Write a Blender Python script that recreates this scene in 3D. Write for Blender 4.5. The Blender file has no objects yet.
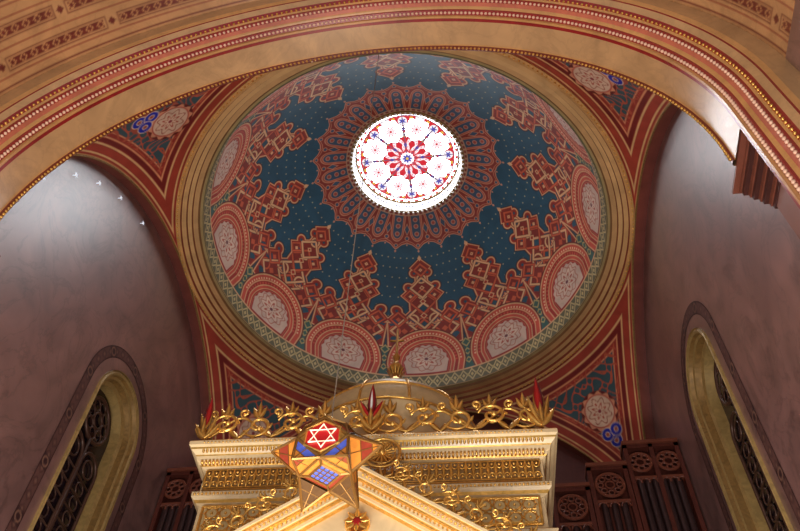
import bpy, math, numpy as np
from mathutils import Vector, Matrix
from mathutils.geometry import tessellate_polygon
PI=math.pi
def s2l(c):
    c=c/255.0
    return c/12.92 if c<=0.04045 else ((c+0.055)/1.055)**2.4
def L(r,g,b): return np.array([s2l(r),s2l(g),s2l(b)])
scene=bpy.context.scene
scene.view_settings.view_transform='Standard'
# ------------------------------------------------------------ materials
def new_mat(name):
    m=bpy.data.materials.new(name); m.use_nodes=True
    nt=m.node_tree; b=nt.nodes['Principled BSDF']; return m,nt,b
def veins(nt,scale,amt,detail=6,dist=1.5,squash=(1,1,1)):
    tc=nt.nodes.new('ShaderNodeTexCoord'); mp=nt.nodes.new('ShaderNodeMapping')
    mp.inputs['Scale'].default_value=squash
    nt.links.new(tc.outputs['Object'],mp.inputs['Vector'])
    n=nt.nodes.new('ShaderNodeTexNoise'); n.inputs['Scale'].default_value=scale
    n.inputs['Detail'].default_value=detail; n.inputs['Distortion'].default_value=dist
    nt.links.new(mp.outputs['Vector'],n.inputs['Vector'])
    r=nt.nodes.new('ShaderNodeMapRange'); r.inputs['From Min'].default_value=0.3; r.inputs['From Max'].default_value=0.7
    r.inputs['To Min'].default_value=1-amt; r.inputs['To Max'].default_value=1+amt*0.6
    nt.links.new(n.outputs['Fac'],r.inputs['Value'])
    return r.outputs['Result'],mp.outputs['Vector']
def thin_veins(nt,vec,scale,amt,width=0.04):
    n=nt.nodes.new('ShaderNodeTexNoise'); n.inputs['Scale'].default_value=scale
    n.inputs['Detail'].default_value=8; n.inputs['Distortion'].default_value=2.5; n.inputs['Roughness'].default_value=0.6
    nt.links.new(vec,n.inputs['Vector'])
    s=nt.nodes.new('ShaderNodeMath');s.operation='SUBTRACT';s.inputs[1].default_value=0.5;nt.links.new(n.outputs['Fac'],s.inputs[0])
    a=nt.nodes.new('ShaderNodeMath');a.operation='ABSOLUTE';nt.links.new(s.outputs[0],a.inputs[0])
    r=nt.nodes.new('ShaderNodeMapRange'); r.inputs['From Min'].default_value=0; r.inputs['From Max'].default_value=width
    r.inputs['To Min'].default_value=1-amt; r.inputs['To Max'].default_value=1.0
    nt.links.new(a.outputs[0],r.inputs['Value']); return r.outputs['Result']
def painted(name,rough=0.6,vs=1.5,va=0.15,spec=0.4,metal=0,squash=(1,1,1),tv=None,coat=0,cr=0.3,cior=1.5):
    m,nt,b=new_mat(name)
    a=nt.nodes.new('ShaderNodeAttribute'); a.attribute_name='Col'
    v,vec=veins(nt,vs,va,squash=squash)
    if tv:
        t=thin_veins(nt,vec,tv[0],tv[1],tv[2]); mu=nt.nodes.new('ShaderNodeMath');mu.operation='MULTIPLY'
        nt.links.new(v,mu.inputs[0]);nt.links.new(t,mu.inputs[1]);v=mu.outputs[0]
    mx=nt.nodes.new('ShaderNodeVectorMath'); mx.operation='SCALE'
    nt.links.new(a.outputs['Color'],mx.inputs[0]); nt.links.new(v,mx.inputs['Scale'])
    nt.links.new(mx.outputs['Vector'],b.inputs['Base Color'])
    b.inputs['Roughness'].default_value=rough; b.inputs['Specular IOR Level'].default_value=spec
    b.inputs['Metallic'].default_value=metal
    b.inputs['Coat Weight'].default_value=coat; b.inputs['Coat Roughness'].default_value=cr; b.inputs['Coat IOR'].default_value=cior
    return m
def solid(name,col,rough=0.5,metal=0,vs=4,va=0.15,bump=0.0,em=0,bs=20,spec=0.5,squash=(1,1,1)):
    m,nt,b=new_mat(name)
    v,f=veins(nt,vs,va,squash=squash)
    mx=nt.nodes.new('ShaderNodeVectorMath'); mx.operation='SCALE'
    mx.inputs[0].default_value=tuple(col); nt.links.new(v,mx.inputs['Scale'])
    nt.links.new(mx.outputs['Vector'],b.inputs['Base Color'])
    b.inputs['Roughness'].default_value=rough; b.inputs['Metallic'].default_value=metal
    b.inputs['Specular IOR Level'].default_value=spec
    if em>0:
        nt.links.new(mx.outputs['Vector'],b.inputs['Emission Color']); b.inputs['Emission Strength'].default_value=em
    if bump>0:
        n=nt.nodes.new('ShaderNodeTexNoise'); n.inputs['Scale'].default_value=bs
        bp=nt.nodes.new('ShaderNodeBump'); bp.inputs['Strength'].default_value=bump; bp.inputs['Distance'].default_value=0.02
        nt.links.new(n.outputs['Fac'],bp.inputs['Height']); nt.links.new(bp.outputs['Normal'],b.inputs['Normal'])
    return m
M_fresco=painted('fresco_plaster',0.6,1.2,0.18)
M_marblep=painted('painted_marble',0.34,1.1,0.18,0.5,tv=(0.9,0.10,0.05),coat=0.6,cr=0.26,cior=1.6)
M_purple=painted('mauve_marble',0.42,1.2,0.42,0.7,squash=(1,0.7,0.5),tv=(1.0,0.36,0.03),coat=1.0,cr=0.36,cior=2.1)
M_gold=solid('gold_leaf',L(236,184,96),0.28,0.8,6,0.28,0.2)
M_golddk=solid('old_gold',L(150,116,66),0.5,0.35,6,0.3,0.3)
M_goldpale=solid('pale_gilt_reveal',L(172,142,88),0.45,0.2,5,0.25)
M_cream=solid('cream_gilt_marble',L(212,186,142),0.32,0.0,3,0.14)
M_red=solid('red_enamel',L(150,20,20),0.35,0,6,0.2)
M_redbrown=solid('red_brown_stone',L(116,62,46),0.4,0,3,0.25)
M_wood=solid('dark_mahogany',L(88,42,34),0.35,0,3,0.3,squash=(4,4,0.6))
M_woodl=solid('carved_mahogany',L(116,62,46),0.35,0,3,0.2)
M_pipe=solid('organ_pipe_metal',L(70,50,50),0.35,0.5,5,0.2)
M_darkgl=solid('dark_leaded_glass',L(40,28,34),0.15,0,8,0.5)
M_white=solid('white_plaster',L(225,220,215),0.5,0,6,0.1)
M_floor=solid('stone_floor',L(170,155,140),0.4,0,2,0.2)
# ------------------------------------------------------------ object helpers
def reg(o,label=None,category=None,parent=None,kind=None,group=None):
    if o.name not in scene.collection.objects: scene.collection.objects.link(o)
    if parent is not None: o.parent=parent
    if label: o['label']=label
    if category: o['category']=category
    if kind: o['kind']=kind
    if group: o['group']=group
    return o
def grid_mesh(name,P,C,mat,smooth=True,closeu=False,**kw):
    nu,nv=P.shape[:2]
    idx=np.arange(nu*nv).reshape(nu,nv)
    if closeu: idx=np.vstack([idx,idx[:1]])
    a=idx[:-1,:-1].ravel();b=idx[1:,:-1].ravel();c=idx[1:,1:].ravel();d=idx[:-1,1:].ravel()
    F=np.stack([a,b,c,d],1)
    me=bpy.data.meshes.new(name)
    me.from_pydata(P.reshape(-1,3).tolist(),[],F.tolist())
    ca=me.color_attributes.new('Col','FLOAT_COLOR','POINT')
    CC=np.ones((nu*nv,4),dtype=np.float32); CC[:,:3]=C.reshape(-1,3)
    ca.data.foreach_set('color',CC.ravel())
    me.materials.append(mat)
    if smooth: me.polygons.foreach_set('use_smooth',[True]*len(me.polygons))
    me.update()
    o=bpy.data.objects.new(name,me)
    return reg(o,**kw)
class MB:
    def __init__(s): s.v=[];s.f=[];s.m=[]
    def add(s,vs,fs,m=0):
        k=len(s.v); s.v.extend([tuple(map(float,q)) for q in vs])
        for f in fs: s.f.append([i+k for i in f]); s.m.append(m)
    def box(s,x0,x1,y0,y1,z0,z1,m=0):
        vs=[(x,y,z) for x in(x0,x1) for y in(y0,y1) for z in(z0,z1)]
        s.add(vs,[(0,1,3,2),(4,6,7,5),(0,4,5,1),(2,3,7,6),(0,2,6,4),(1,5,7,3)],m)
    def tube(s,path,rad,n=6,closed=False,m=0):
        path=[Vector(p) for p in path]; N=len(path)
        if not hasattr(rad,'__len__'): rad=[rad]*N
        prev=None; rings=[]
        for i,p in enumerate(path):
            if closed: t=path[(i+1)%N]-path[i-1]
            else: t=path[min(i+1,N-1)]-path[max(i-1,0)]
            if t.length<1e-9: t=Vector((0,0,1))
            t.normalize()
            if prev is None:
                up=Vector((0,1,0)) if abs(t.y)<0.9 else Vector((1,0,0))
                nn=t.cross(up).normalized()
            else:
                nn=(prev-t*prev.dot(t))
                nn=nn.normalized() if nn.length>1e-6 else t.orthogonal().normalized()
            prev=nn; bb=t.cross(nn)
            rings.append([p+(nn*math.cos(2*PI*j/n)+bb*math.sin(2*PI*j/n))*rad[i] for j in range(n)])
        vs=[q for r in rings for q in r]; fs=[]
        for i in range(N if closed else N-1):
            i2=(i+1)%N
            for j in range(n):
                fs.append((i*n+j,i*n+(j+1)%n,i2*n+(j+1)%n,i2*n+j))
        if not closed: fs.append(tuple(range(n))[::-1]); fs.append(tuple((N-1)*n+j for j in range(n)))
        s.add(vs,fs,m)
    def lathe(s,prof,n=48,c=(0,0,0),m=0):
        vs=[];fs=[];K=len(prof)
        for i in range(n):
            a=2*PI*i/n
            for r,z in prof: vs.append((c[0]+r*math.cos(a),c[1]+r*math.sin(a),c[2]+z))
        for i in range(n):
            for j in range(K-1):
                i2=(i+1)%n; fs.append((i*K+j,i2*K+j,i2*K+j+1,i*K+j+1))
        s.add(vs,fs,m)
    def ball(s,c,r,m=0,n=8,k=5,sc=(1,1,1)):
        prof=[(max(1e-4,r*math.sin(PI*j/k)),-r*math.cos(PI*j/k)) for j in range(k+1)]
        vs=[];fs=[];K=k+1
        for i in range(n):
            a=2*PI*i/n
            for rr,z in prof: vs.append((c[0]+rr*math.cos(a)*sc[0],c[1]+rr*math.sin(a)*sc[1],c[2]+z*sc[2]))
        for i in range(n):
            for j in range(k):
                i2=(i+1)%n; fs.append((i*K+j,i2*K+j,i2*K+j+1,i*K+j+1))
        s.add(vs,fs,m)
    def leaf(s,o,d,nrm,Ln,W,m=0,curl=0.25):
        o=Vector(o);d=Vector(d).normalized();nrm=Vector(nrm).normalized();sd=d.cross(nrm)
        vs=[];N=6
        for i in range(N+1):
            t=i/N; w=W*math.sin(PI*min(1,(t*0.93+0.05))**0.8)*0.5; c=o+d*Ln*t+nrm*(curl*Ln*t*t)
            th=W*0.22*(1-t*0.7)
            vs+= [c-sd*w, c+nrm*th, c+sd*w, c-nrm*th*0.5]
        fs=[]
        for i in range(N):
            for j in range(4):
                fs.append((i*4+j,i*4+(j+1)%4,i*4+4+(j+1)%4,i*4+4+j))
        s.add(vs,fs,m)
    def build(s,name,mats,smooth=False,**kw):
        me=bpy.data.meshes.new(name); me.from_pydata(s.v,[],s.f)
        for m in mats: me.materials.append(m)
        me.polygons.foreach_set('material_index',s.m)
        if smooth: me.polygons.foreach_set('use_smooth',[True]*len(me.polygons))
        me.update()
        return reg(bpy.data.objects.new(name,me),**kw)
def empty(name,loc,**kw):
    o=bpy.data.objects.new(name,None); o.location=loc; reg(o,**kw); return o
def par(o,e):
    o.parent=e; o.matrix_parent_inverse=Matrix.Translation(-Vector(e.location)); return o
def mk(d,w): return np.clip(0.5-d/w,0,1)[...,None]
def mix(C,c,m): return C*(1-m)+np.asarray(c)*m
def band(x,a,b,w): return np.clip((x-a)/w+0.5,0,1)[...,None]*np.clip((b-x)/w+0.5,0,1)[...,None]
def flower(C,x,y,R,n,cream,dk,mid,cen,w=0.03):
    r=np.hypot(x,y);t=np.arctan2(y,x)
    C=mix(C,dk,mk(r-R,w)); C=mix(C,cream,mk(r-R*0.92,w))
    C=mix(C,mid,mk(np.abs(r-R*(0.68+0.12*np.cos(n*t)))-R*0.04,w))
    C=mix(C,dk,mk(r-R*(0.38+0.14*np.cos(n*t)),w))
    C=mix(C,cream,mk(r-R*(0.27+0.09*np.cos(n*t)),w))
    C=mix(C,cen,mk(r-R*0.11,w))
    return C
# ------------------------------------------------------------ constants
A=6.05; ZS=12.65; ZR=18.7; ZC=18.57; RHO=5.43; RO=1.80
TEAL=L(44,84,106);RED=L(168,52,40);SAL=L(206,84,64);TAN=L(222,174,128);DRED=L(108,32,30);CRM=L(214,186,168)
# ------------------------------------------------------------ dome
NU=1920;NV=520
az=np.linspace(0,2*PI,NU,endpoint=False); a0=math.radians(4.9); a1=math.acos(RO/RHO)
al=np.linspace(a0,a1,NV)
AZ,AL=np.meshgrid(az,al,indexing='ij')
r=RHO*np.cos(AL)
P=np.stack([r*np.sin(AZ),r*np.cos(AZ),ZC+RHO*np.sin(AL)],-1)
h=AL*RHO
sec=PI/6
OFFA=math.radians(1.0)
AZp=AZ-OFFA
ph=(AZp+sec/2)%sec-sec/2; w0=ph*r
phb=(AZp)%sec-sec/2; wb=phb*r
e=0.02
C=np.zeros(P.shape)+TEAL
C=mix(C,L(56,98,96),np.clip((3.2-h)/1.6,0,1)[...,None])
row=np.floor(h/0.33); st=math.radians(3.75)
pz=((AZp+(row%2)*st/2)%st)-st/2
dst=np.hypot(pz*r,h-(row+0.5)*0.33)
C=mix(C,L(190,178,134),mk(dst-0.020,e)*band(h,2.3,5.4,0.02))
w=w0/1.12
def lz(x,y,s): return np.abs(w-x)+np.abs(h-y)-s
def ci(x,y,s): return np.hypot(w-x,h-y)-s
def bx(x,y,a,b): return np.maximum(np.abs(w-x)-a,np.abs(h-y)-b)
aw=np.abs(w)
def mlz(x,y,s): return np.abs(aw-x)+np.abs(h-y)-s
def mci(x,y,s): return np.hypot(aw-x,h-y)-s
sil=np.minimum.reduce([bx(0,2.48,1.05,0.38),mlz(0.74,3.0,0.34),mci(0.80,3.32,0.12),lz(0,3.15,0.54),bx(0,3.40,0.36,0.46),mlz(0.32,3.84,0.28),mci(0.40,4.12,0.10),lz(0,4.05,0.42),bx(0,4.35,0.14,0.25),mci(0.20,4.60,0.09),lz(0,4.78,0.27)])
C=mix(C,L(40,62,78),mk(sil-0.11,e)); C=mix(C,L(128,40,36),mk(sil-0.08,e)); C=mix(C,TAN,mk(sil-0.062,e)); C=mix(C,RED,mk(sil-0.025,e)); C=mix(C,L(138,50,42),mk(sil+0.02,e))
inn=mk(sil+0.0,e)
cell=np.minimum.reduce([mlz(0.36,2.9,0.19),lz(0,2.88,0.15),lz(0,3.38,0.17),mlz(0.2,3.88,0.12),mlz(0.5,3.3,0.16),mlz(0.88,2.85,0.18),mlz(0.2,2.35,0.18),mlz(0.88,2.35,0.16),lz(0,4.40,.12)])
C=mix(C,L(46,84,104),inn*mk(cell,e))
bands=[(ci(0,2.88,0.20),0,.028),(mci(0.34,3.02,0.17),1,.028),(mci(0.88,2.62,0.15),0,.028),(ci(0,3.40,0.17),0,.026),(ci(0,3.88,0.14),1,.026),(ci(0,4.40,0.13),1,.026),(mlz(0.36,3.82,.20),0,.03),
 (lz(0,2.60,0.42),0,.043),(mlz(0.60,2.62,0.40),1,.043),(lz(0,3.15,0.44),1,.043),(mlz(0.76,3.02,0.24),0,.04),(lz(0,3.64,0.42),0,.043),(lz(0,4.10,0.34),1,.043),(lz(0,4.70,0.20),0,.04)]
cA=L(226,180,134);cB=L(206,96,66)
for d_,k_,hw_ in bands:
    dd=np.abs(d_)
    C=mix(C,L(108,32,32),inn*mk(dd-hw_-0.020,e)); C=mix(C,cA if k_ else cB,inn*mk(dd-hw_,e)); 
for (x_,y_,s_) in [(0,2.60,.12),(0,3.15,.11),(0,3.64,.10),(0,4.10,.08),(0,4.70,.06)]:
    C=mix(C,cA,mk(lz(x_,y_,s_),e)); C=mix(C,RED,mk(lz(x_,y_,s_-0.04),e))
C=mix(C,cB,mk(mlz(0.76,3.02,0.08),e)); C=mix(C,cB,mk(mlz(0.60,2.62,0.10),e)); C=mix(C,cA,mk(mlz(0.36,3.82,0.06),e))
C=mix(C,TEAL,mk(mci(0.80,3.32,0.045),e)); C=mix(C,TEAL,mk(mci(0.40,4.12,0.04),e)); C=mix(C,TEAL,mk(mci(0.20,4.60,0.035),e))
C=mix(C,cA,mk(aw+np.abs(h-5.10)*0.6-0.06,e))
w=w0;aw=np.abs(w)
low=band(h,0.0,2.0,0.05)
C=mix(C,L(58,96,92),low*mk(-(aw-0.9),e))
for (y,s) in [(1.3,0.13),(1.62,0.14),(1.95,0.17)]:
    dd=np.abs(wb)+np.abs(h-y)-s
    C=mix(C,L(180,164,110),mk(dd,e)); C=mix(C,L(66,100,92),mk(dd+0.06,e))
# arches
hc=1.38;R=1.25
da=np.where(h>hc,np.hypot(w,h-hc),aw+0.2*np.clip(hc-h,0,1))-R
C=mix(C,DRED,mk(da-0.06,e)); C=mix(C,TAN,mk(da-0.02,e)); C=mix(C,SAL,mk(da+0.02,e))
ang=np.arctan2(w,np.maximum(h-hc,0.02))*R
dots=np.abs((ang/0.12)%1-0.5)
C=mix(C,L(240,200,160),band(da,-0.14,-0.09,e)*(dots[...,None]<0.25))
C=mix(C,TAN,mk(np.abs(da+0.18)-0.018,e)); C=mix(C,L(168,46,38),mk(da+0.205,e)); 
C=mix(C,SAL,mk(np.abs(np.abs((ang/0.3)%1-0.5)*0.3-0.075)+np.abs(da+0.265)-0.05,e)*mk(da+0.22,e)*mk(-(da+0.32),e))
C=mix(C,TAN,mk(np.abs(da+0.33)-0.018,e)); C=mix(C,SAL,mk(da+0.35,e)); C=mix(C,TAN,mk(np.abs(da+0.44)-0.014,e));C=mix(C,L(160,48,42),mk(da+0.455,e))
C=mix(C,L(206,100,78),mk(np.abs(da+0.50)-0.012,e))
x=w/1.25;y=(h-1.60)
rr_=np.hypot(x,y);tt_=np.arctan2(y,x)
pan_=mk(da+0.54+0.02*np.cos(ang*16),e)*mk(1.08-h,e)
C=mix(C,CRM,pan_)
C=mix(C,L(186,104,90),mk(np.abs(rr_-0.42-0.04*np.cos(10*tt_))-0.014,e)*pan_)
C=mix(C,L(184,120,106),mk(rr_-0.34-0.06*np.cos(8*tt_),e)*pan_);C=mix(C,L(222,196,176),mk(rr_-0.30-0.06*np.cos(8*tt_),e)*pan_)
C=mix(C,L(186,96,82),mk(rr_-0.18-0.08*np.cos(8*tt_),e)); C=mix(C,L(222,196,176),mk(rr_-0.12-0.05*np.cos(8*tt_),e)); C=mix(C,L(120,60,70),mk(rr_-0.05,e))
# base band
C=mix(C,L(104,100,74),band(h,0,1.0,e))
uu=((AZ/math.radians(3.0))%1)-0.5; dd=np.abs(uu)*2; hh=np.abs(h-0.73)/0.22
C=mix(C,L(200,180,128),band(h,0.50,0.96,e)*mk(np.abs(dd+hh-0.90)-0.17,0.08)); C=mix(C,L(200,180,124),band(h,0.50,0.96,e)*mk(dd+hh-0.35,0.08))
C=mix(C,L(182,164,110),band(h,0.50,0.96,e)*mk(np.abs(dd-1)+hh-0.32,0.08))
C=mix(C,TAN,band(h,0.96,1.01,e)); C=mix(C,L(196,160,110),band(h,0.46,0.50,e))
# oculus ring: open lacework of arches and loops over blue
pt=math.radians(15); ps=(AZp+pt/2)%pt-pt/2; q=np.abs(ps)/(pt/2)
scal=0.5-0.5*np.cos(ps/pt*4*PI)
he=5.40+0.22*q**1.2+0.05*scal
LT=L(210,150,120);BR_=L(150,56,48)
C=mix(C,LT,mk(he-0.0-h,e)); C=mix(C,BR_,mk(he+0.03-h,e)); C=mix(C,LT,mk(np.abs(he+0.09-h)-0.010,e)); C=mix(C,L(140,54,48),mk(he+0.105-h,e))
wp=ps*r;ps2=(AZp)%pt-pt/2;w2_=ps2*r
def keyarch(x_,top,base,hwid): return np.where(h<base,np.hypot(x_,(h-base)*hwid/(base-top)),np.abs(x_))-hwid
ka=keyarch(wp,5.66,5.98,0.22)
km=mk(h-6.56,e)
C=mix(C,LT,mk(ka,e)*km); C=mix(C,L(172,74,60),mk(ka+0.024,e)*km); C=mix(C,LT,mk(np.abs(ka+0.062)-0.010,e)*km*mk(ka,e)); C=mix(C,L(62,88,116),mk(ka+0.074,e)*km)
for hh_ in (5.92,6.18,6.40):
    C=mix(C,LT,mk(np.abs(np.hypot(wp,h-hh_)-0.065)-0.012,e)); C=mix(C,L(176,76,62),mk(np.hypot(wp,h-hh_)-0.045,e))
C=mix(C,LT,mk(np.abs(np.hypot(w2_,h-5.78)-0.065)-0.012,e)); C=mix(C,L(62,88,120),mk(np.hypot(w2_,h-5.78)-0.05,e))
C=mix(C,L(62,88,116),mk(np.abs(w2_)+np.abs(h-6.08)*0.45-0.075,e)); C=mix(C,LT,mk(np.abs(np.abs(w2_)+np.abs(h-6.08)*0.45-0.085)-0.010,e))
C=mix(C,L(62,88,116),mk(np.hypot(wp,h-5.53)-0.05,e)); C=mix(C,LT,mk(np.abs(np.hypot(wp,h-5.53)-0.055)-0.010,e))
C=mix(C,L(196,160,134),band(h,6.54,6.9,e)); dd=np.abs((AZ/math.radians(5))%1-0.5)
C=mix(C,L(140,60,58),band(h,6.57,6.64,e)*mk(dd-0.3,0.1))
C=mix(C,LT,mk(np.abs(wp)*1.3+np.abs(h-5.34)-0.05,e)); C=mix(C,LT,mk(np.abs(w2_)*1.3+np.abs(h-5.56)-0.04,e))
grid_mesh('ceiling',P,C,M_fresco,closeu=True,kind='structure',label='painted teal and red dome with Moorish strapwork and gold stars')
# ring cornice
prof=[(6.07,18.74),(6.05,18.64),(5.99,18.60),(5.93,18.64),(5.91,18.72),(5.80,18.75),(5.78,18.83),(5.68,18.85),(5.66,18.93),(5.54,18.96),(5.50,19.02),(5.44,19.05),(5.40,19.06)]
cols=[L(176,120,70),L(216,168,104),L(206,154,96),L(140,66,48),L(206,160,106),L(138,78,52),L(210,166,112),L(150,92,60),L(198,154,104),L(140,100,64),L(170,146,100),L(110,104,76),L(110,104,76)]
n=480;aa=np.linspace(0,2*PI,n,endpoint=False)
pr=np.repeat(np.array(prof),2,axis=0)[1:-1]; cc=np.repeat(np.array(cols)[:-1],2,axis=0)
P=np.zeros((n,len(pr),3));P[...,0]=np.sin(aa)[:,None]*pr[:,0];P[...,1]=np.cos(aa)[:,None]*pr[:,0];P[...,2]=pr[:,1]
C=np.zeros(P.shape)+cc[None]
grid_mesh('trim_1',P,C,M_fresco,smooth=False,closeu=True,kind='structure',label='ringed cream and gold cornice at the dome base')
m=MB()
for i in range(300):
    a=2*PI*i/300; m.ball((6.0*math.sin(a),6.0*math.cos(a),18.60),0.026,0,6,4)
m.build('trim_2',[M_gold],True,kind='structure',label='gilded bead moulding under the dome cornice')
# pendentives
for kx,ky in [(1,1),(-1,1),(-1,-1),(1,-1)]:
    nu,nv=420,260
    be=np.linspace(0.0005,PI/2-0.0005,nu); v=np.linspace(0,1,nv)
    BE,V=np.meshgrid(be,v,indexing='ij')
    rm=A/np.maximum(np.cos(BE),np.sin(BE)); rr=A+(rm-A)*V
    X=rr*np.cos(BE);Y=rr*np.sin(BE);Z=ZS+np.sqrt(np.maximum(2*A*A-rr*rr,0))
    P=np.stack([X*kx,Y*ky,Z],-1)
    d=np.minimum(np.minimum(A-X,A-Y),(ZR+0.02-Z)*0.9)
    e=0.022
    C=np.zeros(P.shape)+L(164,56,46)
    for a_,b_,c_ in [(0,0.03,L(200,150,100)),(0.07,0.10,L(230,184,128)),(0.12,0.24,L(170,66,50)),(0.25,0.285,L(230,184,128)),(0.30,0.38,L(122,36,34)),(0.39,0.42,L(226,156,112)),(0.50,0.53,L(220,150,112)),(0.53,0.9,L(62,88,96))]:
        C=mix(C,c_,band(d,a_,b_,e) if b_<0.9 else mk(a_-d,e))
    c0=(4.74 if kx>0 else 4.80) if ky<0 else 5.07
    z0=ZS+math.sqrt(2*A*A-2*c0*c0)
    pc=np.array([c0,c0,z0]); Q=np.stack([X,Y,Z],-1)-pc
    e1=np.array([1,-1,0])/math.sqrt(2); nn=np.array([c0,c0,z0-ZS]);nn/=np.linalg.norm(nn)
    e2=np.cross(nn,e1); e2*= 1 if e2[2]>0 else -1
    x=Q@e1;y=Q@e2
    ins=mk(0.44-d,e)
    sw=np.sin(np.abs(x)*9+2*np.sin(y*7))*np.sin(y*10+2*np.cos(x*8))
    C=mix(C,L(190,90,66),ins*mk(np.abs(sw-0.15)*0.3-0.06,0.03))
    dk_=0.06-d
    C=mix(C,DRED,mk(np.hypot(x,y)-0.58,e)*mk(dk_,e))
    th_=np.arctan2(y,x)
    C=mix(C,L(222,150,116),mk(np.hypot(x,y)-0.53-0.04*np.cos(12*th_),e)*mk(dk_,e))
    C=mix(C,flower(C,x,y,0.48,8,L(224,190,164),L(190,90,74),L(176,100,84),L(150,50,60),e),mk(dk_,e))
    C=mix(C,L(172,80,62),mk(np.hypot(x,(y+0.74)*0.9)-0.36,e)*mk(dk_,e)*mk(0.56-np.hypot(x,y),e))
    for dx_,dy_ in [(0,-0.94),(-0.155,-0.67),(0.155,-0.67)]:
        qq=np.hypot(x-dx_,y-dy_); C=mix(C,L(230,204,180),mk(np.abs(qq-0.125)-0.07,e)); C=mix(C,L(26,40,175),mk(np.abs(qq-0.125)-0.048,e))
    grid_mesh('ceiling',P,C,M_fresco,kind='structure',label='red and teal painted pendentive with cream rosette medallion',group='painted pendentives')
# side + far arches
def arc_strip(plane,sgn,name,bname):
    t=np.linspace(0,PI,160); pr=[(A,0.0),(A+0.02,0.05),(A+0.02,0.30),(A+0.02,0.31)]
    cs=[L(176,130,90),L(130,66,54),L(110,56,50),L(110,56,50)]
    P=np.zeros((160,4,3));C=np.zeros((160,4,3))
    for j,(rr,dp) in enumerate(pr):
        u=rr*np.cos(t);z=ZS+rr*np.sin(t); q=sgn*(A+dp)
        P[:,j,0]=q if plane=='x' else u; P[:,j,1]=u if plane=='x' else q; P[:,j,2]=z; C[:,j]=cs[j]
    grid_mesh(name,P,C,M_fresco,kind='structure',label='dark red arch soffit above the wall')
    m=MB(); path=[]
    for k in range(161):
        tt=PI*k/160;u=(A-0.01)*math.cos(tt);z=ZS+(A-0.01)*math.sin(tt)
        path.append((sgn*A,u,z) if plane=='x' else (u,sgn*A,z))
    m.tube(path,0.022,6)
    m.build(bname,[M_golddk],True,kind='structure',label='thin gold moulding along the arch edge')
arc_strip('x',-1,'trim_3','trim_12');arc_strip('x',1,'trim_4','trim_13');arc_strip('y',1,'trim_5','trim_14')
# walls with window holes
WX=6.35;WR=1.10;WZ=13.38;WY=0.18
def wall(sgn,name):
    outer=[(-14,0),(6.36,0),(6.36,18.9),(-14,18.9)]
    hole=[(WY+WR,8.0)]+[(WY+WR*math.cos(PI*k/32),WZ+WR*math.sin(PI*k/32)) for k in range(33)]+[(WY-WR,8.0)]
    tr=tessellate_polygon([[Vector((a,b,0)) for a,b in outer],[Vector((a,b,0)) for a,b in hole]])
    al_=outer+hole
    me=bpy.data.meshes.new(name); me.from_pydata([(sgn*WX,a,b) for a,b in al_],[],[tuple(t) for t in tr])
    ca=me.color_attributes.new('Col','FLOAT_COLOR','POINT'); c=L(130,92,86)
    ca.data.foreach_set('color',list(np.tile([c[0],c[1],c[2],1],len(al_))))
    me.materials.append(M_purple); me.update()
    reg(bpy.data.objects.new(name,me),kind='structure',label='mauve polished marble wall with arched window')
wall(-1,'wall_left');wall(1,'wall_right')
m=MB();m.box(-6.35,6.35,6.36,6.5,0,18.9);m.build('wall_back',[solid('dark_red_wall',L(90,44,38),0.6)],kind='structure',label='dark red apse wall behind the ark')
m=MB();m.box(-12,12,-30,8,-0.1,0);m.build('floor',[M_floor],kind='structure',label='pale stone synagogue floor')
def arch_path(hw,zs,zb,n=28):
    return [(-hw,zb)]+[(-hw*math.cos(PI*k/n),zs+hw*math.sin(PI*k/n)) for k in range(n+1)]+[(hw,zb)]
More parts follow.
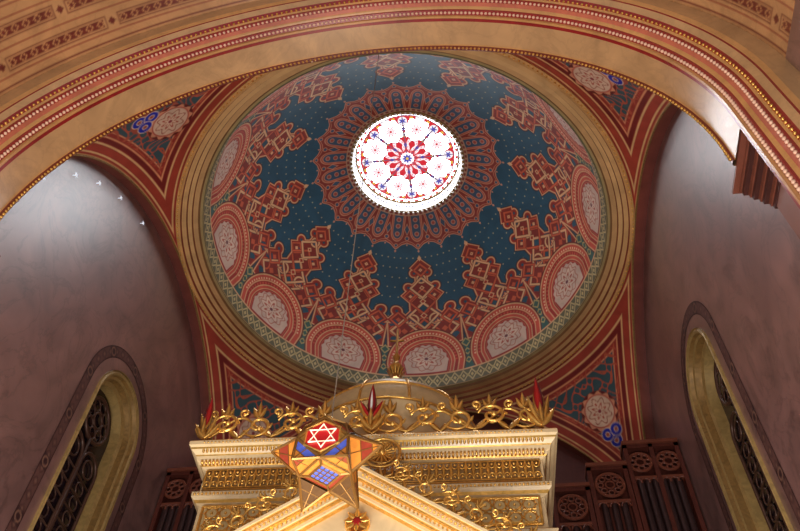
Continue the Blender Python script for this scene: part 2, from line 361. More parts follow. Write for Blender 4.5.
for k,sgn in enumerate((-1,1)):
    prof=[(1.14,-0.05),(1.14,0.0),(1.08,-0.05),(1.03,-0.02),(1.01,0.06),(0.95,0.08),(0.93,0.22),(0.83,0.25),(0.81,0.5)]
    cs=[0,0,0,1,0,1,0,0,1]
    m=MB();paths=[arch_path(hw,WZ,8.0) for hw,_ in prof]
    for j in range(len(prof)-1):
        vs=[];N=len(paths[j])
        for i in range(N):
            for q in (j,j+1):
                vs.append((sgn*(WX+prof[q][1]),WY+paths[q][i][0],paths[q][i][1]))
        m.add(vs,[(2*i,2*i+1,2*i+3,2*i+2) for i in range(N-1)],cs[j])
    w_=m.build('window_%d'%(k+1),[M_goldpale,M_golddk],kind='structure',label='arched window with stepped pale gilt reveal and dark tracery')
    m=MB(); xx=sgn*(WX+0.42)
    m.add([(sgn*(WX+0.48),WY+a,b) for a,b in arch_path(0.83,WZ,8.0)],[tuple(range(31))])
    m.build('window_glass',[M_darkgl]).parent=w_
    m=MB()
    def circ(cy,cz,rr,tr,nn=28): m.tube([(xx,WY+cy+rr*math.cos(2*PI*i/nn),cz+rr*math.sin(2*PI*i/nn)) for i in range(nn)],tr,6,True)
    circ(0,13.45,0.52,0.045);circ(0,13.45,0.18,0.03)
    for i in range(8):
        a=2*PI*i/8; circ(0.35*math.cos(a),13.45+0.35*math.sin(a),0.13,0.02,14)
    for cy in (-0.4,0.4):
        m.tube([(xx,WY+cy+a,b) for a,b in arch_path(0.36,12.4,8.0,12)],0.04,6)
        circ(cy,12.4,0.2,0.025,16)
        for zz in np.arange(8.3,12.1,0.36):
            circ(cy,zz,0.15,0.018,12)
    for zz in np.arange(8.12,12.3,0.36):
        m.tube([(xx,WY-0.8,zz),(xx,WY+0.8,zz)],0.022,5)
    m.tube([(xx,WY,8.0),(xx,WY,12.95)],0.05,6)
    m.build('window_tracery',[solid('dark_bronze',L(84,56,44),0.4,0.3)],True).parent=w_
    s_in,s_out=1.42,1.70; n_=260; tl=5.4;SC=(s_in+s_out)/2;HWB=(s_out-s_in)/2
    tot=tl+PI*SC+tl; P=np.zeros((n_*2,18,3));C=np.zeros((n_*2,18,3))
    S=np.linspace(0,tot,n_*2)
    for i,s in enumerate(S):
        for j in range(18):
            hw=s_in+(s_out-s_in)*j/17
            if s<tl: yy,zz=-hw,WZ-tl+s
            elif s<tl+PI*SC:
                a=(s-tl)/SC; yy,zz=-hw*math.cos(a),WZ+hw*math.sin(a)
            else: yy,zz=hw,WZ-(s-tl-PI*SC)
            P[i,j]=(sgn*(WX-0.006),WY+yy,zz)
    JJ=np.linspace(-HWB,HWB,18)[None,:]+0*S[:,None]; SS=S[:,None]+0*JJ
    C[:]=L(66,36,34); C=mix(C,L(96,62,56),mk(np.abs(JJ)-HWB+0.03,0.02))
    u=(SS%0.3)-0.15; big=(SS%1.2)-0.6
    C=mix(C,L(70,40,36),mk(np.abs(np.abs(u)+np.abs(JJ)-0.10)-0.016,0.02)); C=mix(C,L(124,88,74),mk(np.hypot(u,JJ)-0.03,0.02))
    C=mix(C,L(58,30,30),mk(np.maximum(np.abs(big),np.abs(JJ))-0.14,0.02)); C=mix(C,L(130,92,76),mk(np.abs(np.hypot(big,JJ)-0.09)-0.018,0.02))
    grid_mesh('trim_%d'%(6+k),P,C,M_fresco,kind='structure',label='stencilled dark red border around the arched window')
# ------------------------------------------------------------ front arch
FR=5.6;FZ=11.86;ZB=11.52;ZB2=0.0
def fpath(rr,n=150,zb=ZB):
    pts=[(-rr,zb+(FZ-zb)*k/6) for k in range(6)]+[(-rr*math.cos(PI*k/n),FZ+rr*math.sin(PI*k/n)) for k in range(n+1)]+[(rr,FZ-(FZ-zb)*(k+1)/6) for k in range(6)]
    return pts
YEL=L(196,152,106)
DR=L(150,32,32);GD=L(204,148,90)
def arch_loft(fp,zb,name,label):
    N=len(fpath(FR,zb=zb))
    P=np.zeros((N,len(fp)*2-2,3));C=np.zeros_like(P)
    for j in range(len(fp)*2-2):
        q=(j+1)//2; off,yy,_=fp[q]; col=fp[j//2][2]
        pts=fpath(FR+off,zb=zb)
        for i in range(N): P[i,j]=(pts[i][0],yy,pts[i][1]); C[i,j]=col
    grid_mesh(name,P,C,M_marblep,smooth=False,kind='structure',label=label)
arch_loft([(0.47,-6.02,YEL),(0.0,-6.02,L(140,60,40)),(-0.03,-6.05,L(120,40,30)),(-0.03,-6.11,L(120,40,30)),(0,-6.12,GD),(0,-6.15,YEL),(0,-6.62,YEL)],ZB,'trim_8','yellow marble chancel arch soffit')
arch_loft([(0.74,-6.62,YEL),(0.0,-6.62,DR),(0.0,-6.68,GD),(-0.02,-6.69,GD),(-0.02,-6.73,GD),(0.03,-6.74,DR),(0.05,-6.83,DR),(0.08,-6.84,GD),(0.10,-6.87,GD),(0.12,-6.89,L(194,106,82)),(0.14,-6.96,DR),(0.16,-7.02,DR),(0.19,-7.03,GD),(0.22,-7.06,DR),(0.26,-7.10,DR),(0.28,-7.12,YEL),(0.34,-7.18,YEL),(0.36,-7.20,DR),(0.39,-7.21,GD),(0.46,-7.25,YEL),(0.78,-7.27,YEL)],ZB2,'trim_17','dark red and gold mouldings of the chancel arch')
m=MB()
def beads(off,yy,sp,rad,mi,zb=ZB):
    rr=FR+off; tot=PI*rr+2*(FZ-zb); n=int(tot/sp)
    for i in range(n):
        s=(i+0.5)*sp
        if s<FZ-zb: p=(-rr,yy,zb+s)
        elif s<FZ-zb+PI*rr:
            a=(s-(FZ-zb))/rr; p=(-rr*math.cos(a),yy,FZ+rr*math.sin(a))
        else: p=(rr,yy,FZ-(s-(FZ-zb)-PI*rr))
        m.ball(p,rad,mi,6,4)
beads(-0.035,-6.08,0.085,0.030,0)
beads(0.03,-6.785,0.085,0.032,1,8.5);beads(0.14,-6.99,0.09,0.030,1,8.5);beads(0.23,-7.08,0.10,0.028,0,8.5)
m.build('trim_9',[M_gold,solid('pink_cream_bead',L(236,192,164),0.4)],True,kind='structure',label='rows of gold and cream beads along the chancel arch')
M_pier=solid('mauve_pier_marble',L(134,96,88),0.3,0,0.8,0.2)
for k,sgn in enumerate((-1,1)):
    m=MB()
    xs_=[5.70,5.70,5.78,5.78,5.86,5.86,5.94,5.94]
    for i in range(8):
        z1=11.50-i*0.085;z0=z1-0.085
        m.box(*sorted((sgn*(xs_[i]+(0.02 if i%2 else 0)),sgn*6.34)),-6.60,-5.62-i*0.012,z0,z1,i%2)
    m.box(*sorted((sgn*5.62,sgn*6.34)),-6.60,-5.58,11.48,11.53,0)
    m.build('trim_%d'%(10+k),[M_redbrown,solid('dark_stone',L(66,32,27),0.4)],kind='structure',label='stepped red-brown stone corbel carrying the chancel arch')
    m=MB();m.box(*sorted((sgn*5.98,sgn*6.34)),-6.60,-5.74,0,10.82)
    m.build('trim_%d'%(15+k if k==0 else 18),[M_pier],kind='structure',label='mauve marble pilaster below the corbel')
# vault near viewer
VR=6.36;n1,n2=620,340
T=np.linspace(-0.02,PI+0.02,n1);YY=np.linspace(-7.26,-13.5,n2)
TT,YG=np.meshgrid(T,YY,indexing='ij')
P=np.stack([-VR*np.cos(TT),YG,FZ+VR*np.sin(TT)],-1)
C=np.zeros(P.shape)+L(190,140,94); e=0.03
s=TT*VR;y=-YG-7.26
BR=L(110,44,34)
C=mix(C,BR,band(y,0.06,0.09,e))
for off_,yc_,ln in [(0,0.42,1.0),(0.9,0.92,1.0),(0.3,1.75,1.0),(1.2,2.3,1.0)]:
    xx_=((s+off_)%2.4)-1.2; yy_=y-yc_
    d=np.maximum(np.abs(xx_)-1.08,np.abs(yy_)-0.12)
    C=mix(C,BR,mk(d,e)); C=mix(C,L(196,146,98),mk(np.abs(d+0.035)-0.012,e))
    kk=np.abs(np.abs(((xx_+0.12)%0.24)-0.12)+np.abs(yy_)-0.07)-0.014
    C=mix(C,L(196,140,92),mk(kk,e)*mk(d+0.05,e))
    C=mix(C,BR,mk(np.abs(np.abs(xx_)-1.2)+np.abs(yy_)-0.08,e))
for yb in (0.22,0.66,1.12,1.3,2.02): C=mix(C,L(140,56,42),band(y,yb,yb+0.025,e))
C=mix(C,BR,band(y,1.38,1.5,e)); C=mix(C,L(214,170,120),band(y,1.42,1.46,e)*mk(np.abs((s/0.2)%1-0.5)-0.25,0.1))
grid_mesh('ceiling',P,C,M_marblep,kind='structure',label='yellow marble barrel vault with dark red stencils')
# wall sparkles: added glowing stars standing in for reflections on the polished marble
M_glint=solid('glint_glow',L(225,232,245),0.2,0,5,0.05,em=1.0)
def glint_star():
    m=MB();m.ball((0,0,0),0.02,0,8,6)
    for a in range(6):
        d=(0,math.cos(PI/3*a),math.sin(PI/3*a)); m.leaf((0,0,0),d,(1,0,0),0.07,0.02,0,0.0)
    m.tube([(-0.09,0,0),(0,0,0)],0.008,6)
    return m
bo=None
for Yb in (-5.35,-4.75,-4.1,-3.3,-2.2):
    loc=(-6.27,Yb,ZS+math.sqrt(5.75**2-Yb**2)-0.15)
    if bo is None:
        bo=glint_star().build('wall_glint',[M_glint],label='tiny glowing star imitating a reflection glint on the marble wall',category='lamp',group='added glints along the wall arch'); bo.location=loc
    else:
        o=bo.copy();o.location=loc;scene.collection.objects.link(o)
# ------------------------------------------------------------ oculus
RG=1.64
m=MB();m.lathe([(1.84,23.70),(1.83,23.64),(1.79,23.60),(1.74,23.62)],96,m=0);m.lathe([(1.74,23.62),(1.70,23.70),(RG+0.03,24.0)],96,m=1);m.lathe([(RG+0.03,24.0),(RG-0.02,24.01),(RG-0.02,24.05)],96,m=0)
for i in range(72):
    a=2*PI*i/72;m.ball((1.79*math.cos(a),1.79*math.sin(a),23.60),0.04,1,6,4)
for i in range(96):
    a=2*PI*i/96;m.ball((1.685*math.cos(a),1.685*math.sin(a),23.82),0.032,2,6,4)
ocr=m.build('window_3',[M_golddk,M_white,solid('blue_bead',L(120,120,150),0.4)],True,kind='structure',label='round oculus with beaded white and gold rim')
n1,n2=1100,330
T=np.linspace(0,2*PI,n1,endpoint=False);Rr=np.linspace(0.001,1.0,n2)
TT,RR=np.meshgrid(T,Rr,indexing='ij')
x=RR*np.cos(TT);y=RR*np.sin(TT)
P=np.stack([RG*x,RG*y,24.04+0*x],-1)
SG=30.0;e=0.005
G=lambda a,b,c:L(a,b,c)/SG
W=np.array([0.88,0.95,1.0]);RD=G(214,30,48);BL=G(40,50,180);LD=G(110,90,120);PK=G(244,150,165);YL=G(240,196,70);W2=G(253,244,248)*1.05;LB=G(160,180,232)
C=np.zeros(P.shape)+W
def near(n,off):
    p=2*PI/n; return ((TT-off+p/2)%p)-p/2
a8=near(8,0);b8=near(8,PI/8)
xa=RR*np.cos(a8);ya=RR*np.sin(a8)
xs=RR*np.cos(b8)-0.655;ys=RR*np.sin(b8)
q=np.hypot(xs,ys);th=np.arctan2(ys,xs)
lobe=0.235+0.018*np.cos(8*th)
gm_=(q>lobe)[...,None]*band(RR,0.12,0.93,e)
C=mix(C,W2,gm_)
C=mix(C,PK,gm_*(np.sin(RR*55)*np.cos(TT*40)>0.35)[...,None])
# long red/blue spokes radiating from a small centre, pieces between the rosettes
C=mix(C,RD,gm_*mk(np.abs(ya)-0.022-0.10*np.exp(-((RR-0.50)/0.09)**2),e)*band(RR,0.14,0.66,e))
C=mix(C,YL,mk(np.abs(ya)+np.abs(xa-0.52)*0.55-0.04,e)); C=mix(C,BL,mk(np.abs(ya)+np.abs(xa-0.30)*0.4-0.03,e))
C=mix(C,RD,gm_*mk(np.abs(RR*np.sin(b8))-0.014-0.05*np.exp(-((RR-0.33)/0.06)**2),e)*band(RR,0.14,0.42,e))
C=mix(C,RD,gm_*mk(np.hypot(xa-0.81,ya)-0.14,e)); C=mix(C,W2,mk(np.hypot(xa-0.81,ya)-0.09,e));C=mix(C,BL,mk(np.hypot(xa-0.81,ya)-0.05-0.02*np.cos(6*np.arctan2(ya,xa-0.81)),e))
C=mix(C,RD,gm_*mk(np.abs(np.abs(b8)*RR-0.17)-0.08,e)*band(RR,0.84,0.92,e)); C=mix(C,YL,gm_*mk(np.abs(np.abs(b8)*RR-0.17)-0.03,e)*band(RR,0.86,0.90,e))
C=mix(C,BL,mk(np.abs(ya)+np.abs(xa-0.655)*0.8-0.045,e))
# lacy rosettes
C=mix(C,LD,mk(np.abs(q-lobe)-0.009,e)); 
C=mix(C,PK,mk(np.abs(q-0.185-0.018*np.cos(12*th))-0.010,e)); C=mix(C,LB,mk(np.abs(np.sin(6*th))*q/6-0.004,e)*band(q,0.10,0.18,e))
C=mix(C,W2,mk(q-0.11-0.03*np.cos(8*th),e)); C=mix(C,PK,mk(q-0.085-0.04*np.cos(8*th),e)); C=mix(C,W2,mk(q-0.058-0.022*np.cos(8*th),e)); C=mix(C,RD,mk(q-0.024,e))
C=mix(C,LD,mk(np.abs(RR-0.93)-0.010,e))
C=mix(C,RD,band(RR,0.945,0.99,e)*(np.abs((TT/(PI/20))%1-0.5)<0.28)[...,None]); C=mix(C,BL,band(RR,0.945,0.99,e)*(np.abs((TT/(PI/20))%1-0.5)>0.44)[...,None])
C=mix(C,LD,mk(np.abs(ya)-0.008,e)*band(RR,0.1,1.0,e))
C=mix(C,RD,mk(np.abs(RR-0.17-0.03*np.cos(8*TT))-0.018,e)); C=mix(C,W2,mk(RR-0.12,e)); C=mix(C,BL,mk(RR-0.075-0.02*np.cos(8*TT),e)); C=mix(C,YL,mk(RR-0.03,e))
gm,nt,b=new_mat('stained_glass_daylight')
at=nt.nodes.new('ShaderNodeAttribute');at.attribute_name='Col'
nt.links.new(at.outputs['Color'],b.inputs['Emission Color']);b.inputs['Emission Strength'].default_value=SG
b.inputs['Base Color'].default_value=(0.02,0.02,0.02,1)
g=grid_mesh('rose_glass',P,C,gm,closeu=True,label='daylit stained glass rose with red and blue pieces');g.parent=ocr
# ------------------------------------------------------------ ark
ark=empty('torah_ark',(0,-2.5,0),label='gilded cream marble Torah ark with pediment and small dome',category='ark')
W_=2.55;YF=-2.5;YB=0.8
def uprof(m,pr):
    def pts(e_,z): return [(-(W_+e_),YB,z),(-(W_+e_),YF-e_,z),(W_+e_,YF-e_,z),(W_+e_,YB,z)]
    for i in range(len(pr)-1):
        a=pts(pr[i][0],pr[i][1]);b_=pts(pr[i+1][0],pr[i+1][1])
        m.add(a+b_,[(0,1,5,4),(1,2,6,5),(2,3,7,6),(3,0,4,7)],pr[i][2])
m=MB();m.box(-W_,W_,YF,YB,0.0,8.2)
for sx in (-2.1,-1.2,1.2,2.1):
    m.lathe([(0.28,0),(0.28,0.3),(0.2,0.4),(0.17,6.2),(0.26,6.5),(0.3,6.9)],20,(sx,YF-0.35,0))
m.box(-2.6,2.6,YF-0.7,YF,6.9,7.2)
par(m.build('ark_body',[M_cream]),ark)
m=MB()
uprof(m,[(0.0,7.8,0),(0.1,7.85,0),(0.1,7.95,1),(0.04,8.0,0),(0.08,8.12,0),(0.12,8.2,1),(0.05,8.26,0),(0.0,8.3,0),(0.0,8.82,0),(0.05,8.84,1),(0.08,8.88,0),(0.12,8.92,0),(0.12,9.0,1),(0.04,9.02,0),(0.04,9.46,0),(0.1,9.48,1),(0.12,9.5,0),(0.14,9.54,0),(0.17,9.55,0),(0.19,9.62,1),(0.2,9.64,0),(0.25,9.68,0),(0.27,9.70,1),(0.28,9.73,0),(0.31,9.76,0),(0.31,9.83,1),(0.29,9.86,0),(-0.3,9.88,0),(-0.3,9.89,0)])
m.box(-W_-0.2,W_+0.2,YF-0.2,YB,9.8,9.87,0)
par(m.build('ark_entablature',[M_cream,M_gold]),ark)
m=MB();yy=YF-0.04;nn=46;st=2*(W_+0.0)/nn
m.box(-W_,W_,yy-0.02,yy,9.05,9.44,1)
for i in range(nn):
    cx=-W_+st*(i+0.5)
    m.tube([(cx+st*0.5*math.cos(PI*k/8),yy-0.04,9.41-st*1.0*math.sin(PI*k/8)) for k in range(9)],0.013,5)
    m.tube([(cx+st*0.5*math.cos(PI*k/8),yy-0.04,9.11+st*0.9*math.sin(PI*k/8)) for k in range(9)],0.013,5)
    m.ball((cx,yy-0.05,9.36),0.022,0,6,4);m.ball((cx,yy-0.05,9.15),0.022,0,6,4)
    m.leaf((cx-st/2,yy-0.04,9.17),(0,0,1),(0,-1,0),0.18,0.05,0,0.1)
for z in (9.06,9.10,9.43): m.tube([(-W_,yy-0.03,z),(W_,yy-0.03,z)],0.014,6)
nd=90
for i in range(nd):
    x0=-W_-0.1+(2*W_+0.2)*(i+0.15)/nd; m.box(x0,x0+0.03,YF-0.19,YF-0.1,9.49,9.55)
    m.ball((x0+0.02,YF-0.13,8.95),0.020,0,6,4)
    m.leaf((x0+0.02,YF-0.24,9.64),(0,-0.4,1),(0,-1,0),0.08,0.045,0,0.2)
    m.ball((x0+0.02,YF-0.31,9.79),0.016,0,6,4)
    m.leaf((x0+0.02,YF-0.09,8.03),(0,-0.2,1),(0,-1,0),0.09,0.045,0,0.2)
par(m.build('gilded_frieze_band',[M_gold,solid('frieze_ground',L(176,140,90),0.45,0.2)],True),ark)
def star8(m,cx,cz,s,y,r_):
    for rot in (0,PI/4):
        p=[(cx+s*math.cos(rot+PI/4+k*PI/2),y,cz+s*math.sin(rot+PI/4+k*PI/2)) for k in range(4)]
        m.tube(p,r_,4,True)
M_pg=solid('pale_gold_ground',L(196,170,118),0.4,0.2)
for sg in (-1,1):
    m=MB()
    x0,x1=(0.75,2.42) if sg>0 else (-2.42,-0.75)
    m.box(x0-0.05,x1+0.05,YF-0.03,YF,8.33,8.79,1)
    for z in (8.34,8.78): m.tube([(x0-0.05,YF-0.04,z),(x1+0.05,YF-0.04,z)],0.022,6)
    for x_ in (x0-0.05,x1+0.05): m.tube([(x_,YF-0.04,8.34),(x_,YF-0.04,8.78)],0.022,6)
    nx=8; sx=(x1-x0)/nx
    for i in range(nx):
        for j in range(2):
            cx=x0+sx*(i+0.5);cz=8.45+0.215*j
            star8(m,cx,cz,0.115,YF-0.04,0.011); m.ball((cx,YF-0.04,cz),0.022,0,6,4)
            if i: m.ball((cx-sx/2,YF-0.04,8.56),0.018,0,6,4)
    par(m.build('filigree_panel',[M_gold,M_pg]),ark)
def scroll(m,o,ex,ez,ny,cx,cz,R0,a0_,turns,dr,tr,mi=0,leaves=True):
    ex=Vector(ex);ez=Vector(ez);ny=Vector(ny);o=Vector(o);N=int(16*turns);pts=[];rad=[]
    for i in range(N+1):
        t=i/N;a=a0_+dr*2*PI*turns*t;R_=R0*(1-0.80*t)
        pts.append(o+ex*(cx+R_*math.cos(a))+ez*(cz+R_*math.sin(a))+ny*(0.03*math.sin(t*PI)));rad.append(tr*(0.7+0.5*math.sin(PI*t)))
    m.tube(pts,rad,6,False,mi); m.ball(pts[-1],tr*2.0,mi,8,5)
    if leaves:
        for i in range(2,int(N*0.6),4):
            t_=(pts[i+1]-pts[i]).normalized();out=(pts[i]-(o+ex*cx+ez*cz)).normalized()
            m.leaf(pts[i],(out*0.6+t_*1.0),ny,R0*0.52,R0*0.28,mi,0.12)
def cresting(m,o,ex,ez,ny,length,hgt,units):
    u=length/units;ex=Vector(ex);ez=Vector(ez);o_=Vector(o)
    stem=[o_+ex*(length*t)+ez*hgt*(0.40-0.28*math.cos(PI*units*t)) for t in np.linspace(0,1,units*10+1)]
    m.tube(stem,hgt*0.032,6)
    for i in range(units):
        s0=(i+0.5)*u; f=1 if i%2==0 else -1
        R0=min(hgt*0.36,u*0.44)
        scroll(m,o,ex,ez,ny,s0+u*0.05,hgt*(0.44+0.04*f),R0,(PI*0.9 if f>0 else -PI*0.9),1.3,-f,hgt*0.036)
        scroll(m,o,ex,ez,ny,s0-u*0.42,hgt*0.80,R0*0.38,-PI/2,1.1,f,hgt*0.026,0,False)
        for g_,ln in ((-0.5,0.42),(0.0,0.56),(0.5,0.42)):
            m.leaf(o_+ex*(s0)+ez*hgt*0.66,ez+ex*g_,ny,hgt*ln*0.8,hgt*0.14,0,0.12)
        for g_ in (-0.9,0.9):
            m.leaf(o_+ex*(s0-u*0.5)+ez*hgt*0.08,ez+ex*g_,ny,hgt*0.40,hgt*0.14,0,0.12)
    m.tube([o_+ez*0.02,o_+ex*length+ez*0.02],0.028,6)
m=MB();cresting(m,(-2.68,-2.72,9.87),(1,0,0),(0,0,1),(0,-1,0),5.36,0.72,10)
par(m.build('gilded_cresting',[M_gold],True),ark)
def palmette(m,o,H,c=1):
    o=Vector(o);n=Vector((0,-1,0))
    for a in (-0.8,-0.4,0.4,0.8):
        m.leaf(o+Vector((0,0,H*0.05)),Vector((math.sin(a)*0.7,0,math.cos(a))),n,H*(0.42 if abs(a)>0.5 else 0.62),H*0.13,0,0.12)
    m.leaf(o+Vector((0,-0.08,H*0.20)),(0,0,1),n,H*0.72,H*0.19,0,0.05)
    m.leaf(o+Vector((0,-0.11,H*0.24)),(0,0,1),n,H*0.76,H*0.15,1,0.05)
    m.leaf(o+Vector((0,-0.16,0)),(0,0,1),n,H*0.38,H*0.09,0,0.1)
    if c==2:
        m.leaf(o+Vector((0,-0.17,H*0.30)),(0,0,1),n,H*0.5,H*0.05,2,0.05)
        for a in (-0.5,0.5):
            m.leaf(o+Vector((0,-0.10,H*0.15)),Vector((math.sin(a),0,math.cos(a))),n,H*0.5,H*0.14,0,0.1)
            m.leaf(o+Vector((0,-0.14,H*0.18)),Vector((math.sin(a),0,math.cos(a))),n,H*0.42,H*0.08,1,0.1)
for nm,pos,H,c in (('palmette',(-2.66,-2.78,9.87),0.80,1),('palmette',(2.64,-2.78,9.87),0.96,1),('palmette',(0.0,-2.80,9.9),0.90,2)):
    m=MB();palmette(m,pos,H,c);par(m.build(nm,[M_gold,M_red,M_white],True,label='dark red palmette with gold edges'),ark)
GY=-3.3;AZq=8.86;sl=0.66
m=MB()
def rake(z_off,th,y0,y1,mi,x1=2.45):
    for sg in (-1,1):
        pts=[(0,AZq+z_off),(sg*x1,AZq+z_off-sl*x1),(sg*x1,AZq+z_off-th-sl*x1),(0,AZq+z_off-th)]
        vs=[(a,y0,b) for a,b in pts]+[(a,y1,b) for a,b in pts]
        m.add(vs,[(0,1,2,3),(4,7,6,5),(0,4,5,1),(1,5,6,2),(2,6,7,3),(3,7,4,0)],mi)
rake(0.0,0.05,GY,YF,0);rake(-0.05,0.03,GY+0.02,YF,1);rake(-0.08,0.10,GY+0.05,YF,0);rake(-0.18,0.03,GY+0.07,YF,1);rake(-0.21,0.08,GY+0.12,YF,0);rake(-0.29,0.04,GY+0.15,YF,1);rake(-0.33,0.05,GY+0.2,YF,0);rake(-0.38,0.02,GY+0.24,YF,1)
m.add([(0,GY+0.3,AZq-0.3),(-2.2,GY+0.3,AZq-0.3-sl*2.2),(2.2,GY+0.3,AZq-0.3-sl*2.2)],[(0,1,2)],0)
for sg in (-1,1):
    for i in range(40):
        x_=sg*(0.06+i*0.055); m.ball((x_,GY+0.04,AZq-0.13-sl*abs(x_)),0.02,1,6,4); m.leaf((x_,GY+0.13,AZq-0.28-sl*abs(x_)),(0,-0.2,1),(0,-1,0),0.07,0.04,1,0.1)
m.v=[(a-0.06,b_,c) for a,b_,c in m.v]
par(m.build('pediment',[M_cream,M_gold]),ark)
for sg in (-1,1):
    m=MB();ang_=math.atan(sl);ex=(sg*math.cos(ang_),0,-math.sin(ang_));ez=(sg*math.sin(ang_),0,math.cos(ang_))
    cresting(m,(sg*0.3-0.06,GY+0.1,AZq-0.2),ex,ez,(0,-1,0),2.4,0.42,6)
    par(m.build('pediment_cresting',[M_gold],True),ark)
m=MB();m.lathe([(0.001,0),(0.13,0),(0.15,0.02),(0.17,0.0),(0.17,-0.05)],24)
m.v=[(a-0.06,GY+0.26-c,8.06+b) for a,b,c in m.v]
m.ball((-0.06,GY+0.22,8.06),0.09,1,8,5,(1,0.4,1))
for i in range(8):
    a=2*PI*i/8;m.leaf((-0.06+0.05*math.cos(a),GY+0.2,8.06+0.05*math.sin(a)),(math.cos(a),0,math.sin(a)),(0,-1,0),0.13,0.07,0,0.1)
par(m.build('pediment_medallion',[M_gold,M_red],True,label='gold and red round medallion'),ark)
m=MB();c_=(0.2,-2.86,9.42)
for rr,tr in ((0.27,0.025),(0.2,0.012)):
    m.tube([(c_[0]+rr*math.cos(2*PI*k/32),c_[1],c_[2]+rr*math.sin(2*PI*k/32)) for k in range(32)],tr,6,True)
for i in range(16):
    a=2*PI*i/16;m.leaf((c_[0]+0.05*math.cos(a),c_[1]-0.01,c_[2]+0.05*math.sin(a)),(math.cos(a),0,math.sin(a)),(0,-1,0),0.17,0.05,0,0.15)
m.ball(c_,0.06,0,8,5)
par(m.build('round_boss',[M_gold],True,label='openwork gold rosette'),ark)
# ark dome
DC=(0.12,-0.80,0);DR0=1.66;DZ=10.95
m=MB();m.lathe([(DR0,9.85),(DR0,DZ)],48,DC,0)
par(m.build('dome_drum',[M_cream],True),ark)
m=MB();dp=[(DR0*math.cos(a),DZ+1.36*math.sin(a)) for a in np.linspace(0,PI/2-0.06,18)]
m.lathe(dp,72,DC,0);par(m.build('ark_dome',[solid('dome_pale_gold',L(204,176,128),0.42,0.15,4,0.15)],True,label='pale gold small dome shell'),ark)
m=MB()
for i in range(12):
    a=2*PI*(i+0.5)/12;m.tube([(DC[0]+(r_+0.01)*math.cos(a),DC[1]+(r_+0.01)*math.sin(a),z) for r_,z in dp],0.026,6)
for z,r_ in ((DZ,DR0+.03),(DZ+0.5,DR0*0.935),(DZ+1.26,0.66)): m.tube([(DC[0]+r_*math.cos(2*PI*k/64),DC[1]+r_*math.sin(2*PI*k/64),z) for k in range(64)],0.024,6,True)
par(m.build('dome_rib',[M_gold],True,label='gold dome ribs and rings'),ark)
m=MB();fz=12.28
m.lathe([(0.42,fz-.02),(0.44,fz+.05),(0.28,fz+.12),(0.15,fz+.2),(0.22,fz+.34),(0.26,fz+.50),(0.21,fz+.68),(0.10,fz+.85),(0.06,fz+.95),(0.12,fz+1.05),(0.14,fz+1.15),(0.07,fz+1.28),(0.04,fz+1.35),(0.08,fz+1.48),(0.03,fz+1.6),(0.028,fz+2.35),(0.001,fz+2.4)],24,DC)
for i in range(12):
    a=2*PI*i/12
    for (rr0,zz0,sp_,ln_,wd_) in ((0.38,0,.9,.18,.12),(0.13,.22,.3,.3,.10),(0.09,.9,.5,.2,.07)):
        m.leaf((DC[0]+rr0*math.cos(a),DC[1]+rr0*math.sin(a),fz+zz0),(math.cos(a)*sp_,math.sin(a)*sp_,1),(math.cos(a),math.sin(a),0),ln_,wd_,0,0.15)
m.tube([(DC[0]-0.15,DC[1],fz+2.0),(DC[0]+0.15,DC[1],fz+2.0)],0.024,6)
par(m.build('finial',[M_gold],True),ark)
ark.rotation_euler=(0,0,math.radians(2.3))
# ------------------------------------------------------------ star lantern
LC=Vector((-0.19,-4.5,8.03));kk=0.315
lan=empty('star_lantern',tuple(LC),label='hanging gilt star lantern with coloured glass and hexagram panel',category='lantern')
V=lambda x,y,z:(LC[0]+kk*x,LC[1]-kk*y,LC[2]+kk*z)
G_red=solid('red_glass',L(190,18,20),0.3,0,6,0.1,em=0.35);G_blue=solid('blue_glass',L(78,96,196),0.3,0,9,0.15,em=0.3);G_green=solid('olive_glass',L(92,62,32),0.3,0,8,0.2,em=0.05);G_or=solid('amber_glass',L(204,124,44),0.3,0,7,0.2,em=0.2);G_vi=solid('ruby_brown_glass',L(140,52,32),0.3,0,9,0.2,em=0.12)
GM=[G_or,G_green,G_blue,G_vi,G_red]
def pan(polys,name,mats,label=None):
    m=MB()
    for p in polys:
        if isinstance(p,tuple): p,mi=p
        else: mi=0
        m.add([V(*q) for q in p],[tuple(range(len(p)))],mi)
    return par(m.build(name,mats,label=label),lan)
edges=[];fine=[]
M_brz=solid('antique_gold_frame',L(150,108,54),0.32,0.65)
FR_=[(1,1,0),(0,1,1),(-1,1,0),(0,1,-1)]
pan([FR_],'face_plate',[M_gold],'gilt diamond face plate')
hexa=[(0.78*math.cos(PI/2+k*PI/3),1.03,0.78*math.sin(PI/2+k*PI/3)) for k in range(6)]
pan([hexa],'glass_panel',[G_red],'red hexagonal glass panel behind a hexagram')
bt=[(1,0,-1),(0,1,-1),(-1,0,-1),(0,-1,-1)]
inner=[(b_[0]*0.62,b_[1]*0.62,-1.04) for b_ in bt]
pan([(inner,2)]+[([bt[i],bt[(i+1)%4],inner[(i+1)%4],inner[i]],(0,0,3,3)[i]) for i in range(4)],'glass_panel',[G_or,G_green,G_blue,G_vi],'blue and amber leaded bottom panel')
for i in range(4): edges.append((bt[i],inner[i])); edges.append((inner[i],inner[(i+1)%4])); edges.append((bt[i],bt[(i+1)%4]))
def lp(a_,b_,t): return tuple(a_[k]*(1-t)+b_[k]*t for k in range(3))
